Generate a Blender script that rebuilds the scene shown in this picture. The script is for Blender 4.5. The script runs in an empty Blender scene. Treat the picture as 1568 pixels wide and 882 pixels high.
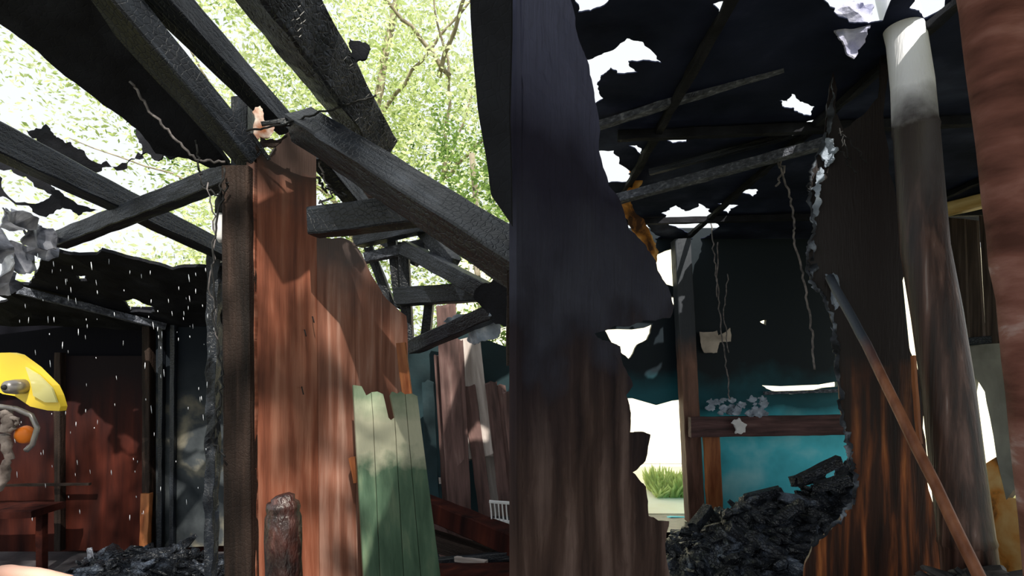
import bpy, bmesh, math, random
from mathutils import Vector, Matrix, noise
from mathutils.geometry import delaunay_2d_cdt
random.seed(7)
R=random.Random(11)
# ---- survey helper: photo measurement (1568 wide) + distance in metres -> world metres
F=850.;U0=784.;V0=560.;H=1.5
CAM=Vector((0,0,H))
def W(u,v,d): return Vector(((u-U0)/F*d, d, H+(V0-v)/F*d))
def pl3(a,b,c):
    a=Vector(a);b=Vector(b);c=Vector(c);n=(b-a).cross(c-a).normalized()
    return (a,n)
def vpl(u1,d1,u2,d2):
    a=W(u1,V0,d1);b=W(u2,V0,d2);return pl3(a,b,a+Vector((0,0,1)))
def onp(u,v,pl):
    dr=Vector(((u-U0)/F,1,(V0-v)/F)); t=(pl[0]-CAM).dot(pl[1])/dr.dot(pl[1]); return CAM+dr*t
COL=bpy.context.scene.collection
def link(o,par=None):
    COL.objects.link(o)
    if par: o.parent=par
    return o
def grp(name):
    e=bpy.data.objects.new(name,None); e.empty_display_size=.1; COL.objects.link(e); return e
def mkobj(name,vs,fs,mat,par=None,smooth=False):
    me=bpy.data.meshes.new(name); me.from_pydata([tuple(v) for v in vs],[],fs); me.update()
    if mat: me.materials.append(mat)
    if smooth:
        for p in me.polygons: p.use_smooth=True
    return link(bpy.data.objects.new(name,me),par)
# ---------------- materials
def mat(name,stops,sc=(1,1,1),ns=5,rough=.7,bump=.3,bs=30,spec=.3,crack=0,cs=12,zg=None,rnd=0,detail=8,dist=.3,metal=0,csc=None):
    m=bpy.data.materials.new(name); m.use_nodes=True; nt=m.node_tree; N=nt.nodes; L=nt.links
    b=N['Principled BSDF']; tc=N.new('ShaderNodeTexCoord'); mp=N.new('ShaderNodeMapping'); mp.inputs['Scale'].default_value=sc
    L.new(tc.outputs['Object'],mp.inputs['Vector'])
    vec=mp.outputs['Vector']
    if rnd:
        oi=N.new('ShaderNodeObjectInfo'); ml=N.new('ShaderNodeMath'); ml.operation='MULTIPLY'; ml.inputs[1].default_value=37
        L.new(oi.outputs['Random'],ml.inputs[0]); ad=N.new('ShaderNodeVectorMath'); ad.operation='ADD'
        L.new(vec,ad.inputs[0]); L.new(ml.outputs[0],ad.inputs[1]); vec=ad.outputs[0]
    n=N.new('ShaderNodeTexNoise'); n.inputs['Scale'].default_value=ns; n.inputs['Detail'].default_value=detail; n.inputs['Distortion'].default_value=dist
    L.new(vec,n.inputs['Vector'])
    r=N.new('ShaderNodeValToRGB'); cr=r.color_ramp
    while len(cr.elements)<len(stops): cr.elements.new(.5)
    for i,(p,c) in enumerate(stops):
        cr.elements[i].position=p; cr.elements[i].color=(c[0],c[1],c[2],1)
    L.new(n.outputs['Fac'],r.inputs['Fac']); col=r.outputs['Color']
    if zg:
        for (z0,z1,c2,wob,wsc) in zg:
            g=N.new('ShaderNodeNewGeometry'); sx=N.new('ShaderNodeSeparateXYZ'); L.new(g.outputs['Position'],sx.inputs[0])
            n3=N.new('ShaderNodeTexNoise'); n3.inputs['Scale'].default_value=wsc; n3.inputs['Detail'].default_value=6; L.new(g.outputs['Position'],n3.inputs['Vector'])
            ma=N.new('ShaderNodeMath'); ma.operation='MULTIPLY_ADD'; ma.inputs[1].default_value=wob; L.new(n3.outputs['Fac'],ma.inputs[0]); 
            sb=N.new('ShaderNodeMath'); sb.operation='SUBTRACT'; sb.inputs[1].default_value=wob*.5; L.new(sx.outputs['Z'],sb.inputs[0]); L.new(sb.outputs[0],ma.inputs[2])
            mr=N.new('ShaderNodeMapRange'); mr.inputs['From Min'].default_value=z0; mr.inputs['From Max'].default_value=z1; L.new(ma.outputs[0],mr.inputs['Value'])
            mx=N.new('ShaderNodeMix'); mx.data_type='RGBA'; L.new(mr.outputs[0],mx.inputs[0]); L.new(col,mx.inputs[6]); mx.inputs[7].default_value=(*c2,1); col=mx.outputs[2]
    L.new(col,b.inputs['Base Color'])
    b.inputs['Roughness'].default_value=rough; b.inputs['Specular IOR Level'].default_value=spec; b.inputs['Metallic'].default_value=metal
    if bump:
        n2=N.new('ShaderNodeTexNoise'); n2.inputs['Scale'].default_value=bs; n2.inputs['Detail'].default_value=6; L.new(vec,n2.inputs['Vector'])
        hgt=n2.outputs['Fac']
        if crack:
            v=N.new('ShaderNodeTexVoronoi'); v.feature='DISTANCE_TO_EDGE'; v.inputs['Scale'].default_value=cs
            m2=N.new('ShaderNodeMapping'); m2.inputs['Scale'].default_value=csc or (1,1,1); L.new(tc.outputs['Object'],m2.inputs['Vector']); L.new(m2.outputs[0],v.inputs['Vector'])
            mr=N.new('ShaderNodeMapRange'); mr.inputs['From Max'].default_value=.10; L.new(v.outputs['Distance'],mr.inputs['Value'])
            ma=N.new('ShaderNodeMath'); ma.operation='MULTIPLY_ADD'; ma.inputs[1].default_value=crack; L.new(mr.outputs[0],ma.inputs[0]); L.new(hgt,ma.inputs[2]); hgt=ma.outputs[0]
        bp=N.new('ShaderNodeBump'); bp.inputs['Strength'].default_value=bump; bp.inputs['Distance'].default_value=.012; L.new(hgt,bp.inputs['Height']); L.new(bp.outputs[0],b.inputs['Normal'])
    return m
CH_BEAM=mat('char_beam',[(.3,(.004,.005,.008)),(.55,(.010,.013,.019)),(.8,(.034,.042,.058))],sc=(1,9,9),ns=2.6,rough=.42,bump=.45,bs=8,crack=.2,cs=50,csc=(1,1,1),spec=.4,rnd=1)
CH_SCALY=mat('char_beam_scaly',[(.3,(.004,.005,.008)),(.55,(.014,.018,.027)),(.8,(.06,.07,.10))],sc=(3,4,4),ns=7,rough=.42,bump=.9,bs=16,crack=.6,cs=48,csc=(1,1,1),spec=.45,rnd=1)
CH_GREY=mat('char_beam_ash',[(.25,(.02,.022,.03)),(.55,(.10,.11,.14)),(.8,(.34,.36,.42))],sc=(4,7,7),ns=8,rough=.75,bump=.6,bs=22,crack=.5,cs=40,rnd=1)
CH_EDGE=mat('char_edge_ashy',[(.35,(.01,.012,.016)),(.52,(.045,.052,.068)),(.7,(.26,.30,.36))],ns=14,rough=.75,bump=.6,bs=30)
CH_ROOF=mat('char_roof_haze',[(.3,(.008,.011,.024)),(.55,(.022,.028,.058)),(.8,(.07,.085,.15))],ns=2.6,rough=.85,bump=.5,bs=18,spec=.06)  # bluish tint mixes haze into the char colour
CH_BLACK=mat('char_black',[(.3,(.004,.004,.006)),(.6,(.012,.013,.018)),(.8,(.03,.032,.04))],ns=6,rough=.75,bump=.35,bs=25,spec=.15,crack=.15,cs=45)
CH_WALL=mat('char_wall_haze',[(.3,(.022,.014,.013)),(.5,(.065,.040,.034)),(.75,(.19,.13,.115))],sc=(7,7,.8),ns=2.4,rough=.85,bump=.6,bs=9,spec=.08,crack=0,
  zg=[(1.1,1.6,(.014,.012,.018),.8,2.5),(1.5,1.72,(.042,.044,.064),.7,5),(1.72,1.95,(.020,.019,.034),.5,4),(2.0,2.6,(.14,.15,.26),.6,2.4)])  # bluish upper bands paint haze onto the charred wall
WZ=dict(sc=(11,11,.8),ns=2.2,rough=.5,bump=.2,bs=14,spec=.35,rnd=1)
WOOD=mat('plank_wood',[(.25,(.08,.022,.012)),(.5,(.24,.078,.044)),(.75,(.42,.19,.125))],zg=[(2.10,2.32,(.06,.036,.030),.4,6)],**WZ)
WOOD2=mat('plank_wood_ashy',[(.25,(.13,.045,.028)),(.5,(.29,.12,.08)),(.75,(.48,.28,.22))],zg=[(1.75,2.05,(.11,.08,.075),.5,6)],**WZ)
POSTB=mat('post_scorched',[(.3,(.009,.006,.005)),(.6,(.030,.018,.014)),(.85,(.09,.055,.042))],sc=(.8,12,12),ns=2.6,rough=.7,bump=.6,bs=9,crack=.15,cs=55,rnd=1,spec=.2)
GREEN=mat('green_paint_sun_patch',[(.3,(.045,.09,.055)),(.55,(.085,.15,.095)),(.8,(.18,.24,.15))],sc=(8,8,.9),ns=2.5,rough=.5,bump=.2,bs=12,zg=[(1.07,1.13,(.50,.49,.36),.22,9),(1.27,1.38,(.17,.23,.15),.2,9)],rnd=1)  # cream height band paints a patch of sunlight into the green
ORANGE=mat('orange_wood',[(.3,(.20,.055,.018)),(.7,(.50,.19,.07))],sc=(1,7,7),ns=3,rough=.5,bump=.3,bs=15,rnd=1)
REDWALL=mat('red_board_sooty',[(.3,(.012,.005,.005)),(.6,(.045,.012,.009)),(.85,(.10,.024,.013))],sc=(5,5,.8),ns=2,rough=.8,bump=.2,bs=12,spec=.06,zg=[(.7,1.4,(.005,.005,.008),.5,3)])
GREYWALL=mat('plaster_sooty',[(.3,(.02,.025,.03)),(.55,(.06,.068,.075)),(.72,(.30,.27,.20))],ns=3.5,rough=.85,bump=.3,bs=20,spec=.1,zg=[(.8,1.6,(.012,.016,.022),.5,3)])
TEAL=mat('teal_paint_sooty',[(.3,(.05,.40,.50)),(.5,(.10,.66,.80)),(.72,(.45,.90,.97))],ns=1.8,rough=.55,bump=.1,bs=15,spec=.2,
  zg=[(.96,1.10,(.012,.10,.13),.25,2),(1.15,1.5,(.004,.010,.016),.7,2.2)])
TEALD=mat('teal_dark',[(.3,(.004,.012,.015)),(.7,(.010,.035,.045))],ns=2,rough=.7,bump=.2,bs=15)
BROWNPART=mat('partition_brown',[(.3,(.009,.004,.003)),(.46,(.045,.016,.009)),(.58,(.24,.07,.022)),(.74,(.80,.28,.08))],sc=(13,13,1.0),ns=1.6,rough=.45,bump=.25,bs=12,spec=.3,  # orange lower streaks put a reflected glow into the brown
  zg=[(1.0,1.5,(.011,.006,.006),.8,3.4)])
ASH=mat('ash_white',[(.3,(.12,.15,.19)),(.6,(.36,.42,.52)),(.85,(.75,.8,.88))],ns=14,rough=.85,bump=.8,bs=50)
ASHM=mat('scrap_sheet_grey',[(.33,(.02,.022,.03)),(.48,(.14,.15,.19)),(.68,(.62,.62,.68))],ns=7,rough=.55,bump=.5,bs=30)
BAMBOO=mat('bamboo_scorched_glare_top',[(.32,(.012,.006,.005)),(.5,(.045,.020,.014)),(.66,(.13,.07,.055)),(.8,(.42,.36,.34))],sc=(13,13,.45),ns=2.6,rough=.4,bump=.25,bs=10,spec=.35,
  zg=[(1.85,2.25,(.045,.036,.038),.5,5),(2.44,2.60,(.85,.86,.92),.3,6)])  # white top puts the overexposed glare into the pole's colour
BLURPOLE=mat('pole_peeled',[(.3,(.08,.03,.022)),(.5,(.19,.075,.058)),(.64,(.30,.14,.115)),(.78,(.6,.48,.46))],sc=(3,3,9),ns=1.8,rough=.7,bump=.25,bs=14,dist=.2,spec=.15)
STICK=mat('stick_wood',[(.3,(.14,.045,.022)),(.7,(.36,.15,.08))],sc=(6,6,1),ns=3,rough=.45,bump=.2,bs=14,zg=[(1.45,1.62,(.05,.06,.08),.2,8)])
COAL=mat('charcoal_rubble',[(.35,(.004,.005,.008)),(.55,(.015,.019,.028)),(.74,(.14,.17,.23))],ns=8,rough=.42,bump=1.0,bs=22,crack=.4,cs=40,spec=.55)
FLOORM=mat('floor_wet_concrete',[(.3,(.04,.04,.048)),(.6,(.12,.115,.125)),(.8,(.24,.23,.24))],ns=4,rough=.3,bump=.3,bs=25,spec=.5)
GROUND=mat('ground_dirt',[(.3,(.10,.09,.04)),(.6,(.22,.22,.09)),(.8,(.4,.36,.2))],ns=2,rough=.9,bump=.3,bs=15)
CREAM=mat('cream_render',[(.3,(.88,.82,.62)),(.7,(.96,.92,.78))],ns=2,rough=.8,bump=.1,bs=20)
PLASTER=mat('plaster_beige',[(.3,(.22,.21,.18)),(.6,(.42,.40,.34)),(.8,(.58,.55,.46))],ns=3,rough=.8,bump=.2,bs=20)
FLAME=mat('ochre_wall',[(.35,(.06,.02,.01)),(.45,(.80,.30,.05)),(.7,(1,.72,.32))],ns=4,rough=.6,bump=.3,bs=14)
MAUVE=mat('plank_mauve',[(.3,(.05,.028,.026)),(.6,(.15,.085,.078)),(.85,(.30,.21,.19))],sc=(.9,8,8),ns=3,rough=.7,bump=.3,bs=14,rnd=1)
MAUVED=mat('rail_mauve_dark',[(.3,(.03,.016,.016)),(.6,(.11,.055,.055)),(.85,(.26,.16,.15))],sc=(.9,8,8),ns=3,rough=.7,bump=.3,bs=14)
PALE=mat('plank_pale',[(.3,(.28,.23,.21)),(.7,(.58,.52,.5))],sc=(.9,8,8),ns=3,rough=.7,bump=.3,bs=14,rnd=1)
GREYB=mat('board_weathered_grey',[(.3,(.03,.02,.015)),(.6,(.10,.07,.055)),(.85,(.2,.16,.13))],sc=(10,10,.8),ns=3,rough=.75,bump=.3,bs=14,rnd=1)
WIRE=mat('wire_ashy',[(.3,(.04,.04,.045)),(.7,(.25,.22,.22))],ns=30,rough=.7,bump=0)
WIRED=mat('wire_dark',[(.3,(.008,.008,.01)),(.7,(.03,.03,.03))],ns=30,rough=.7,bump=0)
BARK=mat('bark',[(.3,(.14,.12,.08)),(.7,(.38,.33,.25))],ns=8,rough=.9,bump=.5,bs=20)
YELLOW=mat('yellow_plastic',[(.3,(.72,.48,.02)),(.7,(.85,.63,.06))],ns=4,rough=.3,bump=0,spec=.5)
METAL=mat('metal_worn',[(.3,(.12,.11,.11)),(.7,(.35,.33,.33))],ns=20,rough=.35,bump=.1,spec=.6,metal=.6)
ORPL=mat('orange_plastic',[(.3,(.7,.15,.01)),(.7,(.85,.22,.02))],ns=8,rough=.4,bump=0)
SKIN=mat('skin',[(.3,(.62,.34,.26)),(.7,(.72,.43,.35))],ns=15,rough=.5,bump=.1,bs=80)
JACKET=mat('jacket_cloth',[(.3,(.03,.03,.035)),(.7,(.06,.055,.05))],ns=30,rough=.9,bump=.3,bs=120)
STRAP=mat('strap_cloth',[(.3,(.08,.06,.055)),(.7,(.32,.27,.25))],ns=60,rough=.9,bump=.2,bs=80)
WATER=mat('water_drops',[(.3,(.8,.85,.95)),(.7,(.9,.93,1))],ns=3,rough=.1,bump=0,spec=1)
WHITE=mat('white_plastic',[(.3,(.6,.6,.62)),(.7,(.8,.8,.82))],ns=10,rough=.5,bump=0)
HANG=mat('burnt_cloth_ochre',[(.35,(.05,.02,.008)),(.5,(.45,.18,.03)),(.7,(.9,.55,.2))],ns=8,rough=.8,bump=.4,bs=30)
STUMP=mat('stump_wood',[(.35,(.010,.004,.004)),(.6,(.045,.014,.011)),(.8,(.17,.08,.07))],sc=(5,5,2),ns=7,rough=.28,bump=.8,bs=14,spec=.7)
def leafmat(name,a,b,tr=.5):
    m=bpy.data.materials.new(name); m.use_nodes=True; nt=m.node_tree; N=nt.nodes; L=nt.links; N.remove(N['Principled BSDF'])
    g=N.new('ShaderNodeNewGeometry'); n=N.new('ShaderNodeTexNoise'); n.inputs['Scale'].default_value=1.3; n.inputs['Detail'].default_value=8; L.new(g.outputs['Position'],n.inputs['Vector'])
    r=N.new('ShaderNodeValToRGB'); r.color_ramp.elements[0].position=.35; r.color_ramp.elements[0].color=(*a,1); r.color_ramp.elements[1].position=.65; r.color_ramp.elements[1].color=(*b,1)
    L.new(n.outputs['Fac'],r.inputs['Fac']); d=N.new('ShaderNodeBsdfDiffuse'); t=N.new('ShaderNodeBsdfTranslucent'); x=N.new('ShaderNodeMixShader'); x.inputs[0].default_value=tr
    L.new(r.outputs[0],d.inputs[0]); L.new(r.outputs[0],t.inputs[0]); L.new(d.outputs[0],x.inputs[1]); L.new(t.outputs[0],x.inputs[2]); L.new(x.outputs[0],N['Material Output'].inputs[0]); return m
LEAF=leafmat('leaf_bright',(.56,.67,.28),(.95,.98,.70))
LEAFM=leafmat('leaf_mid',(.26,.38,.10),(.70,.77,.36))
LEAFD=leafmat('leaf_green',(.05,.12,.03),(.25,.38,.10))
# ---------------- builders
def fract(pts,rag,lv):
    long=set()
    for _ in range(lv):
        out=[]
        for i,p in enumerate(pts):
            q=pts[(i+1)%len(pts)]; e=q-p; out.append(p)
            if e.length>.9: continue
            if e.length>.012:
                nn=Vector((-e.y,e.x)); out.append(p+e*R.uniform(.4,.6)+nn*R.uniform(-rag,rag))
        pts=out
    return pts
def pip(x,y,poly):
    c=False;j=len(poly)-1
    for i in range(len(poly)):
        a=poly[i];b=poly[j]
        if (a.y>y)!=(b.y>y) and x<(b.x-a.x)*(y-a.y)/(b.y-a.y)+a.x: c=not c
        j=i
    return c
def sheet(name,outer,pl,m,th=.02,holes=(),rag=.12,lv=3,disp=0,dsc=4,step=0,par=None,hrag=.18,hlv=3,disp2=0):
    o,n=pl; e1=n.cross(Vector((0,0,1)))
    if e1.length<.3: e1=Vector((1,0,0))
    e1.normalize(); e2=n.cross(e1).normalized()
    def loc(p):
        P=onp(p[0],p[1],pl) if not isinstance(p,Vector) else p
        d=P-o; return Vector((d.dot(e1),d.dot(e2)))
    polys=[fract([loc(p) for p in outer],rag,lv)]+[fract([loc(p) for p in h],hrag,hlv) for h in holes]
    vs=[];ed=[]
    for pg in polys:
        k=len(vs); vs+=pg; ed+=[(k+i,k+(i+1)%len(pg)) for i in range(len(pg))]
    if step:
        P=polys[0]; x0=min(p.x for p in P);x1=max(p.x for p in P);y0=min(p.y for p in P);y1=max(p.y for p in P)
        nx=int((x1-x0)/step);ny=int((y1-y0)/step)
        for i in range(1,nx):
            for j in range(1,ny):
                x=x0+(i+R.uniform(-.3,.3))*step;y=y0+(j+R.uniform(-.3,.3))*step
                if pip(x,y,P): vs.append(Vector((x,y)))
    rv,re,rf,_,_,_=delaunay_2d_cdt(vs,ed,[],0,1e-5)
    fs=[]
    for f in rf:
        cx=sum(rv[i].x for i in f)/len(f);cy=sum(rv[i].y for i in f)/len(f)
        if pip(cx,cy,polys[0]) and not any(pip(cx,cy,h) for h in polys[1:]): fs.append(tuple(f))
    used=sorted({i for f in fs for i in f}); mp={a:b for b,a in enumerate(used)}
    V=[]
    for i in used:
        P=o+e1*rv[i].x+e2*rv[i].y
        if disp or disp2: P=P+n*(disp*noise.noise(P*dsc)*2+disp2*noise.noise(P*31)*2)
        V.append(P)
    ob=mkobj(name,V,[tuple(mp[i] for i in f) for f in fs],m,par)
    s=ob.modifiers.new('th','SOLIDIFY'); s.thickness=th; s.offset=0
    return ob
def beam(name,p0,p1,w,h,m,w1=None,h1=None,up=None,seg=None,jit=.002,par=None,rough_end=.0,roll=0):
    p0=Vector(p0);p1=Vector(p1);w1=w1 or w;h1=h1 or h
    X=(p1-p0);Ln=X.length;X.normalize()
    up=Vector(up) if up else (Vector((0,0,1)) if abs(X.z)<.85 else Vector((0,-1,0)))
    Y=up.cross(X).normalized();Z=X.cross(Y)
    Mx=Matrix((X,Y,Z)).transposed().to_4x4()@Matrix.Rotation(roll,4,'X'); Mx.translation=p0
    seg=seg or max(6,int(Ln/.035)); c=.05; off=R.random()*50
    vs=[];fs=[]
    k=1-c*2
    prof=[(-k,-1),(0,-1),(k,-1),(1,-k),(1,0),(1,k),(k,1),(0,1),(-k,1),(-1,k),(-1,0),(-1,-k)]
    n=len(prof)
    for i in range(seg+1):
        t=i/seg; ww=(w+(w1-w)*t)/2; hh=(h+(h1-h)*t)/2
        for (a,b) in prof:
            x=t*Ln;y=a*ww;z=b*hh
            q=Vector((x*9+off,y*30,z*30)); y+=noise.noise(q)*jit*2; z+=noise.noise(q+Vector((9,9,9)))*jit*2
            if rough_end and i in(0,seg): x+=noise.noise(q*2)*rough_end*2
            vs.append((x,y,z))
    for i in range(seg):
        for j in range(n):
            a=i*n+j;b=i*n+(j+1)%n; fs.append((a,a+n,b+n,b))
    fs.append(tuple(range(n))); fs.append(tuple(reversed(range(seg*n,seg*n+n))))
    ob=mkobj(name,vs,fs,m,par); ob.matrix_world=Mx
    return ob
def tube(name,pts,rad,m,par=None,ns=8,jit=0,cap=True,raw=False):
    pts=[Vector(p) for p in pts]
    if not isinstance(rad,(list,tuple)): rad=[rad]*len(pts)
    vs=[];fs=[]; ref=Vector((.31,.2,.93))
    for i,p in enumerate(pts):
        t=(pts[min(i+1,len(pts)-1)]-pts[max(i-1,0)]).normalized()
        a=t.cross(ref)
        if a.length<.2: a=t.cross(Vector((1,0,0)))
        a.normalize(); b=t.cross(a)
        for j in range(ns):
            th=2*math.pi*j/ns; r=rad[i]
            q=p+(a*math.cos(th)+b*math.sin(th))*r
            if jit: q+= (q-p).normalized()*noise.noise(q*25)*jit
            vs.append(q)
    for i in range(len(pts)-1):
        for j in range(ns):
            a=i*ns+j;b=i*ns+(j+1)%ns; fs.append((a,b,b+ns,a+ns))
    if cap: fs.append(tuple(reversed(range(ns)))); fs.append(tuple(range((len(pts)-1)*ns,len(pts)*ns)))
    if raw: return vs,fs
    return mkobj(name,vs,fs,m,par,smooth=True)
def interp(pts,n,wig=0):
    pts=[Vector(p) for p in pts]; out=[]
    for i in range(len(pts)-1):
        for k in range(n):
            t=k/n; p=pts[i].lerp(pts[i+1],t)
            if wig: p=p+Vector((R.uniform(-wig,wig),R.uniform(-wig,wig),R.uniform(-wig,wig)))
            out.append(p)
    out.append(pts[-1]); return out
def merge(parts):
    V=[];Fs=[]
    for v,f in parts:
        k=len(V); V+=list(v); Fs+=[tuple(i+k for i in g) for g in f]
    return V,Fs
def wire(name,pp,r,m,wig=.008,n=8,par=None): return tube(name,interp([W(*p) for p in pp],n,wig),r,m,par,ns=5)
def chunk(p,s,el=2.2):
    Rm=Matrix.Rotation(R.uniform(0,6.28),3,'Z')@Matrix.Rotation(R.uniform(-.8,.8),3,'X')@Matrix.Rotation(R.uniform(-.8,.8),3,'Y')
    dx=s*R.uniform(.8,el);dy=s*R.uniform(.5,1);dz=s*R.uniform(.3,.8)
    v=[]
    # broken charcoal lump: ring-based irregular prism with splintered ends
    n=6
    for sx in (-1,-.35,.4,1):
        k=R.uniform(.45,.8) if abs(sx)==1 else R.uniform(.85,1.1)
        for j in range(n):
            th=2*math.pi*j/n+.3; rr=R.uniform(.7,1.15)*k
            v.append(p+Rm@Vector((sx*dx*R.uniform(.8,1.1),math.cos(th)*dy*rr,math.sin(th)*dz*rr)))
    f=[]
    for i in range(3):
        for j in range(n):
            a=i*n+j;b=i*n+(j+1)%n; f.append((a,a+n,b+n,b))
    f.append(tuple(range(n))); f.append(tuple(reversed(range(3*n,4*n))))
    return v,f
def heap(name,x0,x1,y0,y1,hf,n,s0,s1,m,par=None,big=None):
    parts=[];nx=30;ny=20;vs=[];fs=[]
    for i in range(nx+1):
        for j in range(ny+1):
            x=x0+(x1-x0)*i/nx;y=y0+(y1-y0)*j/ny; z=hf(x,y)
            vs.append(Vector((x,y,max(.0,z+noise.noise(Vector((x*7,y*7,0)))*.05*(1 if z>.03 else 0)))))
    for i in range(nx):
        for j in range(ny):
            a=i*(ny+1)+j; fs.append((a,a+ny+1,a+ny+2,a+1))
    parts.append((vs,fs))
    for k in range(n):
        x=R.uniform(x0,x1);y=R.uniform(y0,y1);z=hf(x,y)
        if z<=.01: continue
        s=s0+(s1-s0)*R.random()**2.2
        parts.append(chunk(Vector((x,y,z+s*.3)),s))
    if big:
        for k in range(big[0]):
            x=R.uniform(x0,x1);y=R.uniform(y0,y1);z=hf(x,y)
            if z<=.05: continue
            parts.append(chunk(Vector((x,y,z+.02)),R.uniform(big[1],big[2]),2.6))
    V,Fs=merge(parts); return mkobj(name,V,Fs,m,par)
def leaves(name,box,n,size,m,par=None,cl=.8,th=0.,fn=None):
    vs=[];fs=[];c=0;tries=0
    (x0,x1),(y0,y1),(z0,z1)=box
    while c<n and tries<n*12:
        tries+=1
        p=Vector((R.uniform(x0,x1),R.uniform(y0,y1),R.uniform(z0,z1)))
        if noise.noise(p*cl)+.45*noise.noise(p*cl*3.1)<th: continue
        if fn and not fn(p): continue
        s=size*R.uniform(.5,1.3); a=Vector((R.gauss(0,1),R.gauss(0,1),R.gauss(0,.6))).normalized(); b=a.cross(Vector((R.gauss(0,1),R.gauss(0,1),R.gauss(0,1)))).normalized()
        k=len(vs); vs+=[p-a*s*.5,p+b*s*.2,p+a*s*.5,p-b*s*.2]; fs.append((k,k+1,k+2,k+3)); c+=1
    return mkobj(name,vs,fs,m,par)

# ================= ground / floor
mkobj('ground',[(-40,-20,-.03),(40,-20,-.03),(40,60,-.03),(-40,60,-.03)],[(0,1,2,3)],GROUND)
def boxm(name,x0,x1,y0,y1,z0,z1,m,par=None):
    return mkobj(name,[(x0,y0,z0),(x1,y0,z0),(x1,y1,z0),(x0,y1,z0),(x0,y0,z1),(x1,y0,z1),(x1,y1,z1),(x0,y1,z1)],[(0,3,2,1),(4,5,6,7),(0,1,5,4),(1,2,6,5),(2,3,7,6),(3,0,4,7)],m,par)
boxm('floor',-4.6,4.6,-2.5,5.6,-.02,0,FLOORM)
boxm('bright_ground_slab',.4,5.5,5.65,8.5,-.028,-.005,CREAM)  # pale slab added so the shaded ground past the doorway looks bright

# ================= trees
t1=grp('tree')
dens=lambda p: R.random()<(.20+.80*min(1,max(0,(p.x+8.5)/4.5)))
leaves('foliage',((-9.8,.5),(8,12.5),(2.2,9.8)),32000,.115,LEAF,t1,cl=.5,th=.0,fn=dens)
leaves('foliage_mid',((-9.5,.4),(8.5,13),(1.5,9.6)),20000,.115,LEAFM,t1,cl=.6,th=.10,fn=dens)
leaves('foliage_shade',((-7,.3),(9.5,13),(1,7)),3000,.12,LEAFD,t1,cl=.6,th=.2)
tube('trunk',interp([(-3.2,10.5,-.1),(-3.1,10.4,3),(-2.6,10.3,6),(-1.8,10,9.5)],6,.03),[.14-.005*i for i in range(19)],BARK,t1,ns=10)
for a,b,c in (((-3.1,10.4,3),(-1.2,9.8,4.8),(-.2,9,7.2)),((-2.9,10.4,4.2),(-5,9.8,6),(-6.5,9.3,8.6)),((-2.6,10.3,6),(-1.2,9.3,7),(.2,8.8,8.4)),((-3.0,10.4,3.6),(-4.2,9.6,4.2),(-7.2,9,5.2)),((-1.2,9.8,4.8),(-1,9,6.2),(-1.4,8.4,8)),((-1.2,9.8,4.8),(-.1,8.6,5.4),(.4,8.4,6.2)),((-1,9,6.2),(-1.9,8.3,7),(-2.4,8,8.6)),((-1.2,9,6.2),(-.6,8,7.1),(-.1,7.9,8.2))):
    tube('branch',interp([a,b,c],8,.03),[.04-.0021*i for i in range(17)],BARK,t1,ns=6)
bsh=grp('garden_shrub')
leaves('foliage',((-.75,-.05),(5.0,6.0),(.3,4.0)),5500,.07,LEAFD,bsh,cl=1.2,th=.0)
tube('stem',interp([(-.35,5.5,-.03),(-.3,5.5,1.8),(-.4,5.5,3.6)],5,.02),.03,BARK,bsh)
br=grp('dapple_gobo_tree')  # unseen tree added behind the camera to dapple the sunlight
leaves('foliage',((-3.4,1.8),(-5,-2.0),(3.6,9)),5600,.2,LEAFD,br,cl=.9,th=.06)
tube('trunk',interp([(-3.4,-4.5,-.1),(-3,-4.2,3),(-1.5,-3.8,6),(1,-3.4,7.5)],6,.03),[.16-.006*i for i in range(19)],BARK,br,ns=9)

# ================= LEFT SIDE: rafters
VP=vpl(390,2.2,627,2.8)
sheet('roof_board_charred',[(-60,-90),(120,-90),(145,0),(352,250),(322,254),(290,240),(262,236),(240,232),(215,198),(160,158),(60,75),(0,32),(-60,0)],pl3(W(0,20,1.8),W(130,0,1.8),W(350,250,2.32)),CH_BLACK,th=.03,rag=.05)
beam('roof_rafter',W(125,-55,1.75),W(385,243,2.22),.15,.10,CH_BEAM,w1=.10,h1=.09)
beam('roof_rafter',W(199,-60,1.8),W(440,195,2.4),.135,.10,CH_BEAM,w1=.07,h1=.08)
beam('roof_rafter',W(382,-70,1.6),W(580,224,2.5),.19,.19,CH_SCALY,w1=.14,h1=.12,roll=.5,jit=.006)
beam('roof_beam_diagonal',W(462,190,2.2),W(835,428,1.5),.12,.11,CH_BEAM,up=(0,-.75,.66),rough_end=.01)
beam('roof_beam_tie',W(480,342,2.22),W(652,320,2.12),.09,.108,CH_BEAM,h1=.11)
beam('roof_beam_tie',W(372,155,2.36),W(372,262,2.3),.07,.07,CH_BEAM)
beam('roof_purlin',W(-40,198,2.2),W(348,388,3.4),.10,.13,CH_BEAM,h1=.09)
beam('roof_purlin',W(92,368,3.05),W(356,266,2.35),.07,.085,CH_BEAM)
beam('roof_purlin',W(28,444,3.6),W(252,500,4.35),.045,.05,CH_GREY)
beam('roof_beam_strut',W(484,232,2.6),W(568,335,3.1),.09,.09,CH_BEAM)
sheet('torn_roof_sheet',[(42,200),(75,193),(92,215),(115,222),(135,238),(165,248),(215,236),(222,244),(180,262),(140,270),(110,255),(80,240),(60,228)],vpl(0,2.7,200,2.8),CH_BLACK,th=.008,rag=.28,disp=.04,step=.06)
sheet('torn_roof_sheet',[(-20,240),(45,262),(75,280),(98,300),(150,322),(120,330),(95,318),(60,330),(20,310),(-20,300)],vpl(0,2.9,200,3.0),CH_BLACK,th=.008,rag=.2,holes=[[(-10,258),(40,270),(80,298),(50,312),(10,298)]])
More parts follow.
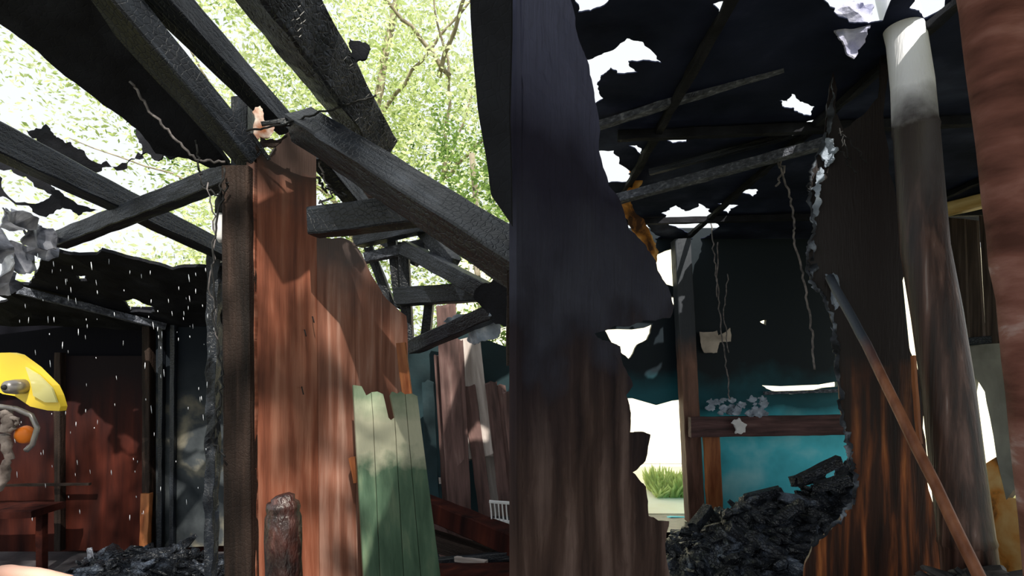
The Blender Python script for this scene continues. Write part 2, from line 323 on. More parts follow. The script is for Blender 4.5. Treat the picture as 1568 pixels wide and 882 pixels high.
sheet('torn_roof_sheet',[(210,196),(245,205),(292,232),(300,246),(272,240),(250,238),(240,246),(228,236),(212,240),(218,222)],vpl(200,2.3,300,2.3),CH_BLACK,th=.008,rag=.28)
sheet('torn_roof_sheet',[(536,60),(552,64),(566,70),(558,92),(545,96),(538,88)],vpl(500,1.95,600,1.95),CH_BLACK,th=.01,rag=.2)
for pg,d in (([(-10,318),(30,320),(62,345),(95,372),(80,382),(50,380),(20,352),(-10,350)],2.6),([(-10,350),(20,356),(55,398),(60,412),(35,420),(-10,395)],2.5),([(-10,395),(28,408),(42,440),(20,452),(-10,445)],2.4),([(40,350),(85,365),(70,400),(48,385)],2.8),([(8,318),(40,326),(60,350),(30,340)],2.45)):
    sheet('scrap_metal_sheet',pg,vpl(0,d,60,d+.25),ASHM,th=.006,rag=.2,disp=.05,dsc=9,step=.04)
pR=pl3(W(-60,385,3.2),W(345,385,3.4),W(150,505,4.5))
sheet('ceiling_lean_to',[(-120,452),(0,440),(45,432),(62,402),(92,374),(150,376),(158,370),(200,380),(232,386),(268,394),(345,384),(480,384),(470,505),(-140,505)],pR,CH_BLACK,th=.02,rag=.10,
  holes=[[(118,414),(134,414),(136,421),(122,421)],[(188,455),(205,448),(238,458),(235,472),(200,474)],[(-10,458),(10,462),(-5,472)]],disp=.02,step=.12)
sheet('wall_left_back',[(-160,470),(480,470),(480,845),(-160,845)],vpl(0,4.5,300,4.5),REDWALL,th=.04,rag=0,lv=0)
d1=grp('door_1')
sheet('leaf',[(97,545),(222,545),(222,842),(97,842)],vpl(0,4.44,300,4.44),mat('door_red',[(.3,(.018,.005,.004)),(.6,(.06,.013,.008)),(.85,(.11,.024,.014))],sc=(6,6,.8),ns=2,rough=.7,bump=.15,bs=12,spec=.1,zg=[(.8,1.4,(.010,.006,.008),.5,3)]),th=.03,rag=0,lv=0,par=d1)
beam('jamb',W(92,540,4.4),W(92,842,4.4),.05,.06,POSTB,par=d1); beam('jamb',W(228,500,4.4),W(228,842,4.4),.06,.08,POSTB,par=d1)
sheet('wall_plaster_panel',[(240,500),(345,500),(345,835),(240,840)],vpl(0,4.42,300,4.42),GREYWALL,th=.02,rag=.01,lv=2)
for u in (248,266): beam('wall_stud',W(u,498,4.38),W(u-2,842,4.38),.035,.04,CH_BEAM)
beam('charred_post',W(330,384,3.4),W(322,935,3.4),.065,.065,CH_BEAM,w1=.055,jit=.010)
beam('wood_offcut',W(225,755,4.36),W(222,851,4.36),.065,.05,ORANGE)
beam('shelf_rail',W(-60,744,4.3),W(138,741,4.3),.03,.018,POSTB)
tb=grp('burnt_table')
beam('top',W(-80,783,4.0),W(75,780,4.0),.30,.05,REDWALL,par=tb)
for u in (-60,64): beam('leg',W(u,783,4.0),W(u,878,4.0),.05,.05,REDWALL,par=tb)
dh=grp('charred_debris_heap')
heap('rubble',-3.2,-2.0,3.55,4.28,lambda x,y:.17*max(0,1-((x+2.6)/.6)**2)*max(0,1-((y-3.9)/.36)**2),480,.012,.05,COAL,dh,big=(8,.05,.08))
beam('burnt_stick',W(137,840,4),W(145,890,3.9),.03,.03,CH_GREY,par=dh)
# posts & planks
beam('wall_post',W(366,258,2.17),Vector((W(372,600,2.17).x,2.17,0)),.105,.07,POSTB,jit=.0015)
beam('wall_post_batten',W(386,250,2.19),Vector((W(389,600,2.19).x,2.19,0)),.03,.03,WOOD)
pw=grp('wall_plank_partition')
def plank(o,m,th=.022,rag=.004): return sheet('plank',o,VP,m,th=th,rag=rag,lv=2,par=pw)
plank([(391,242),(396,238),(400,232),(412,240),(425,218),(437,206),(450,196),(466,186),(473,188),(478,192),(482,240),(485,700),(490,1135),(394,1135)],WOOD)
plank([(483,362),(505,366),(520,364),(532,368),(541,374),(542,700),(544,1115),(491,1125),(486,700)],WOOD2)
plank([(541,374),(550,386),(558,402),(567,422),(576,436),(584,450),(584,1100),(545,1110),(543,700)],WOOD2)
plank([(583,450),(592,460),(601,468),(612,478),(620,484),(622,500),(627,1045),(585,1095)],WOOD2)
beam('edge_batten',W(614,525,2.66),W(634,700,2.66),.045,.03,ORANGE,par=pw)
beam('cleat',W(540,700,2.44),W(548,738,2.44),.03,.03,ORANGE,par=pw)
for u,v in ((478,485),(466,505),(462,592)):
    p=onp(u,v,VP); tube('nail',[p,p+Vector((.02,-.05,-.005)),p+Vector((.03,-.06,-.03))],.0025,WIRED,pw,ns=5)
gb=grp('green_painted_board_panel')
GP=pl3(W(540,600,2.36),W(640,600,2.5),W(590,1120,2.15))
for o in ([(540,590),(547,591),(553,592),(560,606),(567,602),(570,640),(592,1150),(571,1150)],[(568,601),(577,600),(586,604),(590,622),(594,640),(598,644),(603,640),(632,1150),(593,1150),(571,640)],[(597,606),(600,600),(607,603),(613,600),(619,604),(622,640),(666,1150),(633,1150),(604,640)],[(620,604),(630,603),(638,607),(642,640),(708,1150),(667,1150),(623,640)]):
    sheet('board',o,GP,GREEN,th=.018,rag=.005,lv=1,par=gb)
zs=W(0,757,1.7).z; xs=W(434,0,1.7).x
tube('scorched_stump_post',[(xs,1.7,0)]+[(xs+.003*math.sin(i),1.7,.3+i*(zs-.38)/12) for i in range(12)]+[(xs,1.7,zs-.07),(xs,1.7,zs-.055),(xs,1.7,zs-.04),(xs,1.7,zs-.025),(xs,1.7,zs-.02),(xs-.002,1.7,zs-.008),(xs-.004,1.7,zs)],[.054]*13+[.053,.046,.050,.048,.034,.034,.018],STUMP,ns=28,jit=.006)
sheet('wood_scrap',[(386,172),(398,163),(404,185),(420,195),(410,212),(390,214)],vpl(380,2.15,420,2.2),mat('scrap_brown_lit',[(.35,(.4,.13,.05)),(.6,(.9,.8,.72))],ns=20,rough=.6,bump=.3),th=.012,rag=.2)  # white and orange tones paint the light on a brown scrap
sheet('wood_scrap',[(392,238),(425,222),(440,205),(420,215),(398,212)],vpl(380,2.15,440,2.2),POSTB,th=.01,rag=.2)
for a,b in (((385,205),(412,245)),((430,190),(470,188)),((400,190),(460,180))):
    beam('splinter',W(a[0],a[1],2.12),W(b[0],b[1],2.16),.014,.014,CH_BEAM)
for a,b,w,m in (((548,368,3.1),(648,345,2.9),.07,CH_BEAM),((622,380,3.0),(748,448,2.5),.07,CH_BEAM),((612,455,3.0),(738,447,2.8),.085,CH_BEAM),((618,372,3.05),(626,535,3.05),.055,CH_BEAM),((632,532,2.9),(756,478,2.5),.065,CH_BEAM),((600,365,3.1),(612,470,3.1),.05,CH_BEAM),((640,340,3.0),(695,405,2.8),.07,CH_BEAM),((560,395,3.1),(650,375,3.0),.05,CH_GREY),((655,400,3.0),(740,440,2.7),.03,CH_GREY),((530,290,3.3),(588,300,3.3),.06,POSTB),((565,380,3.2),(600,470,3.2),.05,CH_BEAM),((660,440,3.1),(650,530,3.1),.05,CH_BEAM),((560,350,3.3),(640,400,3.2),.06,CH_BEAM)):
    beam('collapsed_roof_batten',W(*a),W(*b),w,w*1.1,m,rough_end=.015)
sheet('torn_roof_sheet',[(726,455),(752,435),(790,425),(800,520),(770,500),(745,478)],vpl(720,2.3,790,2.2),CH_BLACK,th=.01,rag=.25,disp=.03,step=.05)
for pg,d in (([(678,492),(700,480),(735,478),(752,488),(720,512),(700,500)],2.9),([(715,505),(745,488),(768,495),(762,515),(738,524),(712,522)],2.7),([(742,470),(765,475),(770,490),(750,486)],2.6)):
    sheet('scrap_metal_sheet',pg,vpl(680,d,760,d-.1),ASH,th=.006,rag=.2,disp=.04,dsc=9,step=.04)
sheet('wall_fascia_charred',[(718,-60),(784,-60),(784,345),(766,318),(753,300),(745,240),(733,170),(724,60)],vpl(718,1.2,784,1.19),CH_BLACK,th=.03,rag=.01,lv=2)
beam('hanging_board_scorched',W(779,415,1.3),W(780,560,1.3),.012,.03,POSTB)
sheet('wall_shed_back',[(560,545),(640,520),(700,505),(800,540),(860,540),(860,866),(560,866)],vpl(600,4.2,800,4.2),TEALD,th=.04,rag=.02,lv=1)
lp=grp('leaning_plank_stack')
for a,b,w,m in (((683,470),(706,862),30,MAUVE),((716,520),(736,700),38,PALE),((700,520),(716,860),18,MAUVE),((718,592),(752,850),20,MAUVE),((738,605),(768,855),17,PALE),((752,588),(782,850),18,MAUVE),((766,590),(796,850),16,MAUVE),((655,585),(668,860),18,TEALD),((728,640),(748,860),16,MAUVE),((778,600),(806,850),18,MAUVE),((672,545),(690,860),14,MAUVE)):
    dd=4.0-R.uniform(0,.15); beam('plank',W(a[0],a[1],dd),W(b[0],b[1],dd-.12),.02,w*dd/850,m,up=(1,0,0),par=lp,rough_end=.02)
beam('window_sill',W(640,736,4.1),W(690,736,4.1),.05,.04,PALE)
lm=grp('fallen_lumber_pile')
for a,b,w,m in (((640,770,3.55),(800,835,3.0),.12,REDWALL),((640,820,3.5),(800,870,3.1),.10,POSTB),((660,790,3.7),(700,880,3.4),.08,MAUVE),((690,800,3.5),(800,800,3.4),.06,CH_BEAM),((640,865,3.2),(790,850,3.0),.05,CH_BEAM),((698,856,3.1),(745,862,3.0),.03,PALE),((720,880,3.1),(800,868,2.9),.05,MAUVE),((655,900,3.0),(810,900,2.8),.2,REDWALL),((650,960,2.9),(810,950,2.7),.25,POSTB)):
    beam('timber',W(*a),W(*b),w,w,m,par=lm)
heap('rubble',-.45,.0,2.9,3.65,lambda x,y:.22*max(0,1-((x+.2)/.3)**2)*max(0,1-((y-3.3)/.4)**2),160,.02,.06,POSTB,lm)
cr=grp('plastic_crate'); cr.parent=lm
for i in range(7): beam('slat',W(751+i*6,770,3.2),W(753+i*6,798,3.2),.008,.01,WHITE,par=cr)
for v in (768,799): beam('rail',W(749,v,3.2),W(790,v+3,3.2),.02,.012,WHITE,par=cr)
beam('base',W(752,803,3.3),W(790,806,3.3),.2,.02,WHITE,par=cr)
wire('hanging_wire',[(200,125,1.95),(225,165,2),(262,205,2.05),(300,245,2.1),(345,248,2.15)],.005,WIRE,wig=.006)
wire('hanging_wire',[(300,215,2.1),(303,248,2.1),(310,285,2.1),(338,300,2.1),(350,280,2.1)],.004,WIRED,wig=.008)
wire('hanging_wire',[(345,255,2.1),(332,330,2.1),(326,420,2.1),(332,520,2.1),(340,600,2.1),(322,670,2.1),(345,700,2.1)],.004,WIRED,wig=.01)
wire('hanging_wire',[(318,280,2.1),(330,350,2.1),(322,440,2.1),(334,520,2.1)],.003,WIRE,wig=.008)
wire('hanging_wire',[(378,200,2.1),(430,192,2.1),(490,172,2.1),(540,158,2.1),(576,145,2.1)],.004,WIRED,wig=.004)
wire('hanging_wire',[(486,245,2.2),(500,275,2.2),(510,300,2.2),(490,310,2.2),(520,325,2.2)],.004,WIRE,wig=.01)
wire('hanging_wire',[(484,268,2.2),(496,290,2.2),(530,300,2.2)],.006,WIRED,wig=.012)
lb=grp('hanging_lamp_fitting')
p=W(338,316,2.3); tube('bulb',[p+Vector((0,0,-.15)),p+Vector((0,0,-.13)),p+Vector((0,0,-.09)),p+Vector((0,0,-.04)),p+Vector((0,0,-.02))],[.008,.02,.025,.022,.012],WHITE,lb,ns=16)
tube('holder',[p+Vector((0,0,-.03)),p+Vector((0,0,.02)),p+Vector((0,0,.06))],[.022,.022,.005],WIRED,lb,ns=14)
parts=[]
for _ in range(130):
    d=R.uniform(1.8,3.0); u=R.uniform(15,330); v=R.uniform(390,800)
    if R.random()<.3: v=R.uniform(390,520)
    p=W(u,v,d); L=R.uniform(.006,.03); r=R.uniform(.0009,.0018); dv=Vector((R.uniform(-.15,.05),0,1)).normalized()
    parts.append(tube('',[p-dv*L*.5,p,p+dv*L*.5],[r*.4,r,r*.4],None,ns=5,raw=True))
V,Fs=merge(parts); mkobj('water_spray',V,Fs,WATER,None,True)
# ---- firefighter at the left frame edge
ff=grp('firefighter')
def blob(name,chains,m,vox,par):
    V,Fs=merge([tube('',interp(c,4),[rr for k in range(len(r)-1) for rr in [r[k]+(r[k+1]-r[k])*t/4 for t in range(4)]]+[r[-1]],None,ns=14,raw=True) for c,r in chains])
    o=mkobj(name,V,Fs,m,par,True); rm=o.modifiers.new('r','REMESH'); rm.mode='VOXEL'; rm.voxel_size=vox; rm.use_smooth_shade=True
    s=o.modifiers.new('s','SMOOTH'); s.iterations=6; s.factor=.5; return o
bx,by=-1.2,.93
blob('body_coat_and_trousers',[([(bx,by,.72),(bx,by,.95),(bx,by,1.15),(bx,by,1.24),(bx,by,1.3)],[.15,.14,.16,.12,.05]),
 ([(bx-.09,by,.76),(bx-.11,by-.02,.42),(bx-.11,by,.05)],[.09,.07,.05]),([(bx+.09,by,.76),(bx+.11,by-.02,.42),(bx+.11,by,.05)],[.09,.07,.05]),
 ([(bx-.11,by+.03,.05),(bx-.11,by-.17,.04)],[.05,.04]),([(bx+.11,by+.03,.05),(bx+.11,by-.17,.04)],[.05,.04]),
 ([(bx+.12,by,1.22),(bx+.17,by-.04,1.05),(-.93,.74,1.03),(-.80,.71,1.19)],[.06,.055,.045,.034]),([(bx-.12,by,1.22),(bx-.2,by-.02,.98),(bx-.2,by-.08,.75)],[.06,.05,.036])],JACKET,.014,ff)
blob('head',[([(bx+.02,by,1.27),(bx+.02,by,1.34),(bx+.03,by,1.38),(bx+.03,by,1.44),(bx+.03,by,1.5),(bx+.03,by,1.54)],[.05,.052,.075,.085,.078,.03]),([(bx+.11,by,1.42),(bx+.125,by,1.405)],[.014,.014])],SKIN,.008,ff)
blob('hand',[([W(-190,935,.72),W(-120,915,.715),W(-60,915,.71)],[.028,.036,.036]),
 ([W(-60,893,.70),W(10,879,.695),W(60,883,.695),W(112,891,.70)],[.014,.012,.011,.008]),
 ([W(-60,912,.71),W(20,908,.70),W(80,915,.70),W(128,925,.71)],[.0125,.011,.010,.0075]),
 ([W(-60,932,.72),W(15,936,.715),W(70,945,.72),W(108,955,.72)],[.012,.0105,.0095,.007]),
 ([W(-62,950,.73),W(0,960,.73),W(45,970,.73),W(70,978,.73)],[.011,.009,.008,.006]),
 ([W(-130,895,.70),W(-90,875,.66),W(-55,872,.63),W(-25,880,.62)],[.016,.013,.011,.008])],SKIN,.0035,ff)
hm=grp('helmet'); hm.parent=ff
cx,cz=bx+.03,1.475
vs=[];fs=[];na=28;nb=10
for j in range(nb+1):
    ph=j/nb*math.pi/2
    for i in range(na):
        th=2*math.pi*i/na; r=.14*math.cos(ph)
        if j==0: r=.175
        if j==1: r=.142
        ridge=.012*max(0,math.cos(th*6))*(1 if 1<j<nb else 0)
        vs.append((cx+(r+ridge*.4)*math.cos(th),by+(r*1.12+ridge*.4)*math.sin(th),cz+(.13*math.sin(ph) if j>1 else (0 if j==1 else -.015))))
for j in range(nb):
    for i in range(na): a=j*na+i;b=j*na+(i+1)%na; fs.append((a,b,b+na,a+na))
o=mkobj('shell',vs,fs,YELLOW,hm,True); s=o.modifiers.new('t','SOLIDIFY'); s.thickness=.006
sheet('visor',[(-70,548),(-20,541),(20,540),(32,543),(58,562),(86,590),(93,605),(98,622),(96,629),(78,628),(52,622),(28,606),(10,603),(0,598),(-70,592)],vpl(-60,.93,97,.90),YELLOW,th=.012,rag=0,lv=0,par=hm)
sheet('visor_inner',[(40,562),(60,574),(80,594),(88,616),(70,616),(52,606),(48,585)],vpl(-60,.918,97,.888),mat('visor_clear',[(.3,(.50,.45,.14)),(.7,(.68,.62,.25))],ns=4,rough=.15,bump=0,spec=.8),th=.003,rag=0,lv=0,par=hm)
k=W(33,592,.90); tube('pivot_knob',[k+Vector((0,-.03,0)),k+Vector((0,-.026,0)),k+Vector((0,-.012,0)),k+Vector((0,.02,0))],[.005,.010,.012,.012],METAL,hm,ns=20)
tube('pivot_cap',[k+Vector((0,-.034,0)),k+Vector((0,-.028,0))],[.003,.005],WIRED,hm,ns=12)
tube('hook',interp([W(-5,622,.9),W(25,626,.9),W(48,636,.9),W(57,655,.9),W(50,680,.9),W(40,690,.9)],3),.0042,METAL,hm,ns=8)
k=W(36,666,.91); tube('orange_reflector',[k+Vector((0,-.008,0)),k+Vector((0,-.004,0)),k+Vector((0,.006,0))],[.006,.013,.015],ORPL,hm,ns=20)
tube('chin_strap',interp([W(12,630,.905),W(14,645,.9),W(8,668,.9),W(14,700,.9),W(4,740,.91),W(-30,760,.93)],6,.0025),.008,STRAP,hm,ns=8,jit=.004)
tube('chin_strap_loop',interp([W(16,640,.9),W(28,642,.9),W(24,655,.9),W(12,660,.9)],3,.001),.0035,STRAP,hm,ns=6)

# ================= RIGHT ROOM
CW=vpl(784,1.25,1030,1.9)
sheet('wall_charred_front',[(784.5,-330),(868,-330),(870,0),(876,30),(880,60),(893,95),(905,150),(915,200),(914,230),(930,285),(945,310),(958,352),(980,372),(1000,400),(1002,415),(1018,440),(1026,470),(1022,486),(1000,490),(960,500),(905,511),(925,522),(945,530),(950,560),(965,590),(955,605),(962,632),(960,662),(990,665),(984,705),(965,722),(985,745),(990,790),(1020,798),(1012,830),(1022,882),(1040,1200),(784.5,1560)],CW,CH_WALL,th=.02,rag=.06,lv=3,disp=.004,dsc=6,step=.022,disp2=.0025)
def zr(y): return 2.95-.036*y
RP=pl3((0,0,zr(0)),(1,0,zr(0)),(0,5,zr(5)))
rh=[[(855,125),(885,120),(890,92),(925,80),(960,58),(985,64),(1014,96),(985,92),(962,94),(978,110),(945,112),(935,104),(920,116),(914,129),(924,150),(905,162),(885,146)],
[(865,-20),(940,-20),(925,8),(885,18)],[(1092,5),(1109,1),(1116,12),(1100,22)],
[(1190,152),(1205,155),(1212,143),(1225,155),(1248,163),(1242,177),(1225,173),(1215,165),(1198,163)],[(1207,203),(1225,188),(1258,182),(1256,195)],
[(1018,208),(1035,199),(1055,203),(1052,217),(1030,219)],[(895,235),(940,230),(965,262),(965,277),(915,284)],[(962,222),(975,222),(992,240),(980,244)],
[(1012,326),(1035,314),(1050,323),(1070,311),(1092,328),(1090,357),(1070,367),(1050,360),(1035,347)],[(1098,311),(1132,314),(1115,327)],[(1133,292),(1158,289),(1153,301)],
[(1262,-80),(1268,5),(1300,34),(1330,36),(1352,32),(1354,-80)],[(1384,-80),(1392,12),(1415,28),(1446,12),(1450,-80)],[(962,342),(990,338),(1012,362),(1000,367),(975,364)]]
sheet('ceiling',[Vector((.05,-1.6,zr(-1.6))),Vector((5,-1.6,zr(-1.6))),Vector((5,5.6,zr(5.6))),Vector((.05,5.6,zr(5.6)))],RP,CH_ROOF,th=.005,holes=rh,rag=0,lv=0,hrag=.16,hlv=3)
for y,x0,x1 in ((2.9,.6,4.8),(4.6,.3,4.8)):
    beam('ceiling_joist',(x0,y+.25,zr(y)-.045),(x1,y-.2,zr(y)-.045),.05,.05,CH_BLACK)
for x in (.78,1.62,3.2):
    beam('ceiling_rafter',(x,-1.0,zr(-1)-.03),(x+.06,5.4,zr(5.4)-.03),.04,.035,CH_BLACK,jit=.005)
beam('ceiling_batten_ashy',W(895,199,3.05),W(1200,103,2.55),.05,.035,CH_GREY,w1=.04)
beam('ceiling_batten_ashy',W(935,308,3.9),W(1268,218,3.1),.07,.06,CH_GREY,h1=.05)
beam('ceiling_batten_ashy',W(995,264,3.6),W(1250,196,3.1),.04,.035,CH_BEAM)
sheet('wall_back',[(880,350),(1462,350),(1462,796),(880,796)],vpl(900,5.5,1300,5.5),TEAL,th=.05,rag=0,lv=0,hrag=.08,hlv=2,
 holes=[[(925,610),(1058,610),(1058,792),(925,792)],[(925,505),(998,497),(990,520),(975,528),(962,550),(940,530)],[(990,395),(1034,380),(1034,440),(1005,436)],[(1165,590),(1280,584),(1280,592),(1180,598)],[(1162,493),(1172,490),(1172,500)],[(1368,318),(1394,318),(1445,780),(1415,780)],[(1022,452),(1034,456),(1032,472)]])
beam('door_post',W(1042,368,5.3),W(1064,798,5.3),.15,.16,mat('post_brown',[(.3,(.07,.035,.025)),(.7,(.22,.11,.08))],sc=(1,6,6),ns=3,rough=.6,bump=.4,bs=15,zg=[(1.5,1.8,(.03,.035,.045),.3,4)]))
beam('wood_stud_scorched',W(1089,668,5.15),W(1095,800,5.15),.14,.06,ORANGE)
beam('window_rail',W(1056,654,5.05),W(1310,650,5.05),.08,.18,MAUVED)
ag=grp('ash_debris')
for _ in range(30):
    u=R.uniform(1085,1172);v=R.choice([R.uniform(624,634),R.uniform(610,634)]) ; s=R.uniform(3,9)
    sheet('scrap',[(u-s,v),(u,v-s*.8),(u+s,v-2),(u+s*.5,v+s*.6),(u-s*.4,v+s*.5)],vpl(1000,5.02,1300,5.02+R.uniform(-.05,.05)),ASH,th=.02,rag=.3,lv=2,par=ag)
sheet('scrap',[(1120,648),(1132,640),(1143,650),(1140,662),(1126,664)],vpl(1000,4.94,1300,4.94),WHITE,th=.03,rag=.2,par=ag)
sheet('wall_poster_torn',[(1071,508),(1098,506),(1100,514),(1118,502),(1119,523),(1102,524),(1098,540),(1078,540)],vpl(1000,5.4,1300,5.4),mat('poster_beige',[(.3,(.25,.21,.18)),(.7,(.6,.52,.45))],ns=6,rough=.8,bump=0),th=.006,rag=.08)
beam('window_frame_sill',W(1170,602,5.4),W(1290,598,5.4),.04,.03,CH_GREY)
sheet('garden_wall',[(700,380),(1900,380),(1900,709),(700,709)],vpl(900,8.6,1300,8.6),CREAM,th=.1,rag=0,lv=0)
gt=grp('grass_clump')
vs=[];fs=[]
for _ in range(1100):
    p=Vector((R.uniform(1.65,2.4),R.uniform(6.3,6.8),0)); h=R.uniform(.15,.42)*(.6+.4*noise.noise(p*4)); dx=Vector((R.uniform(-.12,.12),R.uniform(-.1,.1),h)); s=.014
    k=len(vs); vs+=[p-Vector((s,0,0)),p+Vector((s,0,0)),p+dx*.6+Vector((s,0,0)),p+dx,p+dx*.6-Vector((s,0,0))]; fs.append((k,k+1,k+2,k+3,k+4))
mkobj('blades',vs,fs,LEAFM,gt)
def hr(x,y):
    e=math.exp(-((y-4.2)/.52)**2)
    a=.66*math.exp(-((x-2.62)/.34)**2)*e
    b=.52*math.exp(-((x-1.92)/.50)**2)*e
    return max(0,a+b-.04+.07*noise.noise(Vector((x*3.5,y*3.5,1)))*e)
cp=grp('charcoal_debris_pile')
heap('rubble',1.05,3.2,3.15,5.0,hr,2000,.014,.065,COAL,cp,big=(80,.05,.10))
for a,b in (((1062,808,4.2),(1085,778,4.3)),((1140,765,4.2),(1195,752,4.2)),((1225,735,4.1),(1285,705,4.1)),((1250,745,4.0),(1300,735,4.0)),((1120,810,4.0),(1160,840,3.9)),((1212,738,4.2),(1262,728,4.2))):
    beam('charred_timber_fragment',W(*a),W(*b),.08,.07,CH_SCALY,rough_end=.02,par=cp)
sheet('burnt_hanging_cloth',[(965,262),(978,258),(980,280),(968,300),(975,325),(990,345),(1008,372),(1004,402),(985,392),(968,352),(950,328),(948,306),(962,290)],vpl(940,3.9,1010,4.0),HANG,th=.01,rag=.2,disp=.04,dsc=8,step=.05)
BP=vpl(1240,2.55,1460,2.35)
wpb=grp('wall_partition_burnt')
sheet('boards',[(1275,112),(1281,140),(1279,175),(1290,200),(1300,195),(1345,150),(1356,-20),(1362,100),(1372,310),(1384,420),(1402,560),(1418,700),(1434,800),(1462,900),(1480,1100),(1222,1066),(1230,882),(1243,836),(1280,800),(1306,770),(1311,732),(1300,690),(1290,640),(1282,560),(1277,500),(1262,455),(1240,430),(1236,390),(1248,350),(1240,300),(1243,255),(1262,205),(1265,160)],BP,BROWNPART,th=.03,rag=.06,lv=3,par=wpb)
BQ=vpl(1240,2.52,1460,2.32)
for o in ([(1264,212),(1276,214),(1284,230),(1274,250),(1264,256),(1258,240)],[(1256,256),(1262,262),(1254,300),(1250,345),(1244,320),(1241,292)]):
    sheet('ash_curl',o,BQ,ASH,th=.012,rag=.25,lv=4,disp=.02,dsc=14,step=.02,par=wpb)
for o in ([(1238,372),(1246,368),(1247,395),(1243,428),(1238,410)],[(1272,500),(1280,520),(1284,560),(1278,560),(1273,530)],[(1296,660),(1302,690),(1308,725),(1302,722),(1296,690)]):
    sheet('ash_curl',o,BQ,CH_EDGE,th=.012,rag=.25,lv=4,disp=.02,dsc=14,step=.02,par=wpb)
sheet('ash_curl',[(1264,420),(1276,418),(1284,434),(1288,458),(1280,474),(1274,458)],BQ,ASH,th=.012,rag=.22,lv=4,disp=.02,dsc=14,step=.02,par=wpb)
sheet('ash_curl',[(1275,118),(1279,150),(1274,190),(1268,210),(1265,170)],BQ,CH_EDGE,th=.012,rag=.15,lv=4,par=wpb)
e=[(1240,430),(1262,455),(1277,500),(1282,560),(1290,640),(1300,690),(1310,732),(1306,770),(1280,800),(1243,836)]
tube('ash_edge_curl',interp([onp(u,v,BQ) for u,v in e],10,.008),[abs(.008+.010*noise.noise(Vector((i*.7,0,0)))) for i in range(91)],CH_EDGE,wpb,ns=7,jit=.006)
tube('ash_edge_curl',interp([onp(u,v,BQ) for u,v in [(1264,205),(1243,262),(1240,300),(1247,350),(1236,392),(1240,430)]],10,.007),[abs(.007+.008*noise.noise(Vector((i*.7,4,0)))) for i in range(51)],CH_EDGE,wpb,ns=7,jit=.006)
for (u,v) in ((1290,230),(1300,240),(1310,225)):
    wire('frayed_splinter',[(1280+R.uniform(0,10),200,2.45),(u,v,2.4),(u+R.uniform(10,20),v+25,2.38)],.003,WIRED,par=wpb)
cs=[(1362,-60,2.32),(1370,-10,2.28),(1388,60,2.24),(1397,130,2.2),(1401,190,2.17),(1402,198,2.17),(1403,206,2.17),(1416,380,2.1),(1434,480,2.06),(1452,600,2.02),(1466,720,1.98),(1479,822,1.94),(1480,830,1.94),(1481,838,1.94),(1500,1000,1.9),(1518,1225,1.87)]
P=[W(*c) for c in cs]; P[-1].z=0.0
rr=[.066,.068,.070,.073,.076,.080,.076,.078,.079,.080,.081,.082,.086,.082,.085,.088]
tube('bamboo_pole',P,rr,BAMBOO,None,ns=32)
P2=[W(1500,-200,1.25),W(1522,0,1.22),W(1548,200,1.2),W(1575,400,1.18),W(1600,600,1.16),W(1640,1000,1.13)]; q=P2[-1].copy(); q.z=0; q.x+=.03; P2.append(q)
tube('weathered_pole',interp(P2,4,.002),.062,BLURPOLE,None,ns=24,jit=.004)
a=W(1270,424,2.42);b=W(1500,882,1.66);dv=(b-a); t=a.z/(-dv.z); c=a+dv*t
tube('leaning_stick',interp([a,a.lerp(b,.3)+Vector((.012,0,0)),b,c],6,.002),[.018]*2+[.018]*8+[.018]*9,STICK,None,ns=12)
RW=vpl(1440,4.6,1600,3.7)
rw=grp('wall_right')
for o in ([(1440,332),(1478,335),(1484,528),(1450,526)],[(1481,336),(1497,338),(1508,528),(1488,528)],[(1501,330),(1519,330),(1530,526),(1512,528)],[(1522,320),(1640,300),(1640,526),(1534,526)]):
    sheet('board',o,RW,GREYB,th=.02,rag=.01,lv=1,par=rw)
sheet('plaster',[(1452,530),(1640,520),(1640,765),(1575,770),(1560,745),(1545,765),(1530,700),(1520,640),(1512,600),(1496,575),(1492,600),(1500,700),(1505,900),(1452,900)],RW,PLASTER,th=.04,rag=.02,lv=1,par=rw)
sheet('ochre_infill',[(1505,715),(1528,700),(1545,762),(1575,765),(1640,760),(1640,1000),(1505,1000)],RW,FLAME,th=.03,rag=.03,lv=1,par=rw)
beam('top_plate',W(1445,322,4.4),W(1640,275,3.7),.08,.10,mat('yellow_beam',[(.3,(.55,.33,.10)),(.7,(.9,.7,.35))],sc=(1,7,7),ns=3,rough=.6,bump=.2),par=rw)
beam('mid_rail',W(1475,524,4.3),W(1640,508,3.7),.06,.06,CH_BEAM,par=rw)
sheet('wall_right_upper',[(1440,262),(1640,180),(1640,285),(1520,300),(1440,316)],RW,CH_ROOF,th=.03,rag=.02,lv=1)
beam('wall_stud',W(1370,318,3.6),W(1378,560,3.6),.03,.03,CH_GREY)
beam('orange_splint',W(1398,545,2.28),W(1408,680,2.2),.012,.018,ORANGE)
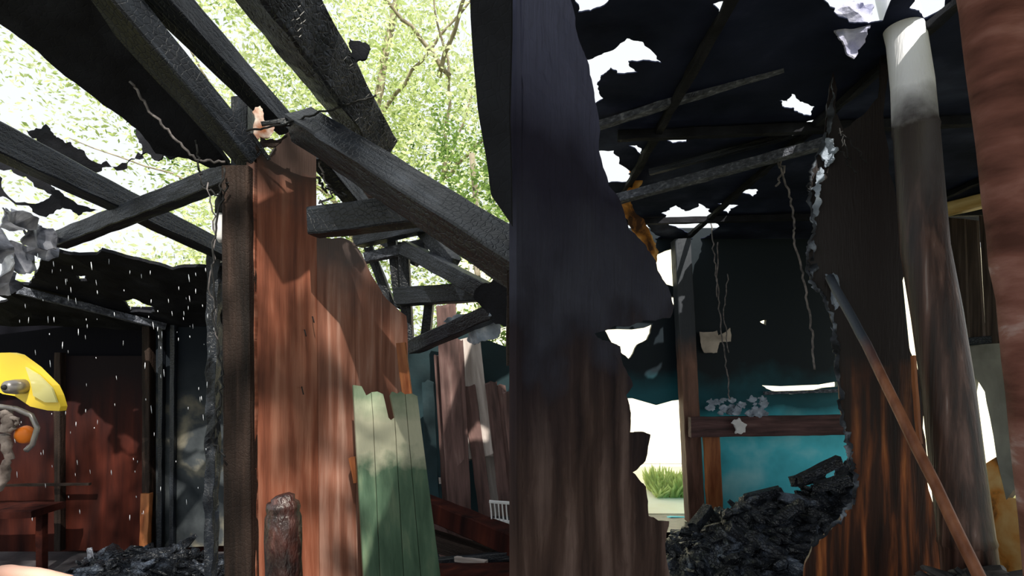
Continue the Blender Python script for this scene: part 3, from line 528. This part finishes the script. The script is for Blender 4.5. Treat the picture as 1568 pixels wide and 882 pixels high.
sheet('ceiling_ash_sheet',[(1272,20),(1290,10),(1300,0),(1340,2),(1338,40),(1322,50),(1318,80),(1308,90),(1300,70),(1285,62)],vpl(1270,2.25,1340,2.25),mat('ash_lavender',[(.3,(.25,.26,.4)),(.7,(.65,.65,.8))],ns=16,rough=.8,bump=.6,bs=40),th=.006,rag=.2,lv=4,disp=.03,dsc=14,step=.02)
heap('rubble_heap',1.25,1.84,1.66,2.0,lambda x,y:.80*math.exp(-((x-1.55)/.30)**4-((y-1.83)/.15)**4),260,.012,.05,mat('rubble_grey',[(.35,(.02,.02,.022)),(.6,(.10,.09,.085)),(.8,(.38,.37,.37))],ns=9,rough=.6,bump=.5,bs=30))
wire('hanging_wire',[(1190,235,3.3),(1196,262,3.3),(1210,300,3.3),(1215,335,3.3),(1216,372,3.3),(1228,410,3.3),(1238,470,3.3),(1244,520,3.3),(1247,566,3.3)],.006,WIRE,wig=.006)
wire('hanging_wire',[(1186,232,3.3),(1200,260,3.3),(1188,285,3.3)],.007,WIRE,wig=.01)
wire('hanging_wire',[(1100,372,5),(1098,430,5),(1104,500,5),(1112,560,5),(1118,612,5)],.006,WIRE,wig=.01)
wire('hanging_wire',[(1088,330,5),(1094,400,5),(1098,455,5)],.006,WIRE,wig=.012)
wire('hanging_wire',[(1115,420,5),(1108,480,5),(1116,540,5)],.005,WIRE,wig=.01)

# ================= light
w=bpy.data.worlds.new('World'); bpy.context.scene.world=w; w.use_nodes=True
bg=w.node_tree.nodes['Background']; bg.inputs[0].default_value=(.93,.98,1,1); bg.inputs[1].default_value=1.05
s=bpy.data.lights.new('sun','SUN'); s.energy=7; s.angle=.012; s.color=(1,.94,.82)
so=link(bpy.data.objects.new('sun',s)); so.rotation_euler=Vector((-.2,.68,-.70)).to_track_quat('-Z','Y').to_euler(); so.location=(2,-6,8)
cd=bpy.data.cameras.new('camera'); cd.sensor_width=36; cd.lens=36*F/1568; cd.shift_y=(V0-441)/1568; cd.clip_end=200
co=link(bpy.data.objects.new('camera',cd)); co.location=CAM; co.rotation_euler=(math.pi/2,0,0)
bpy.context.scene.camera=co
bpy.context.scene.view_settings.view_transform='Standard'
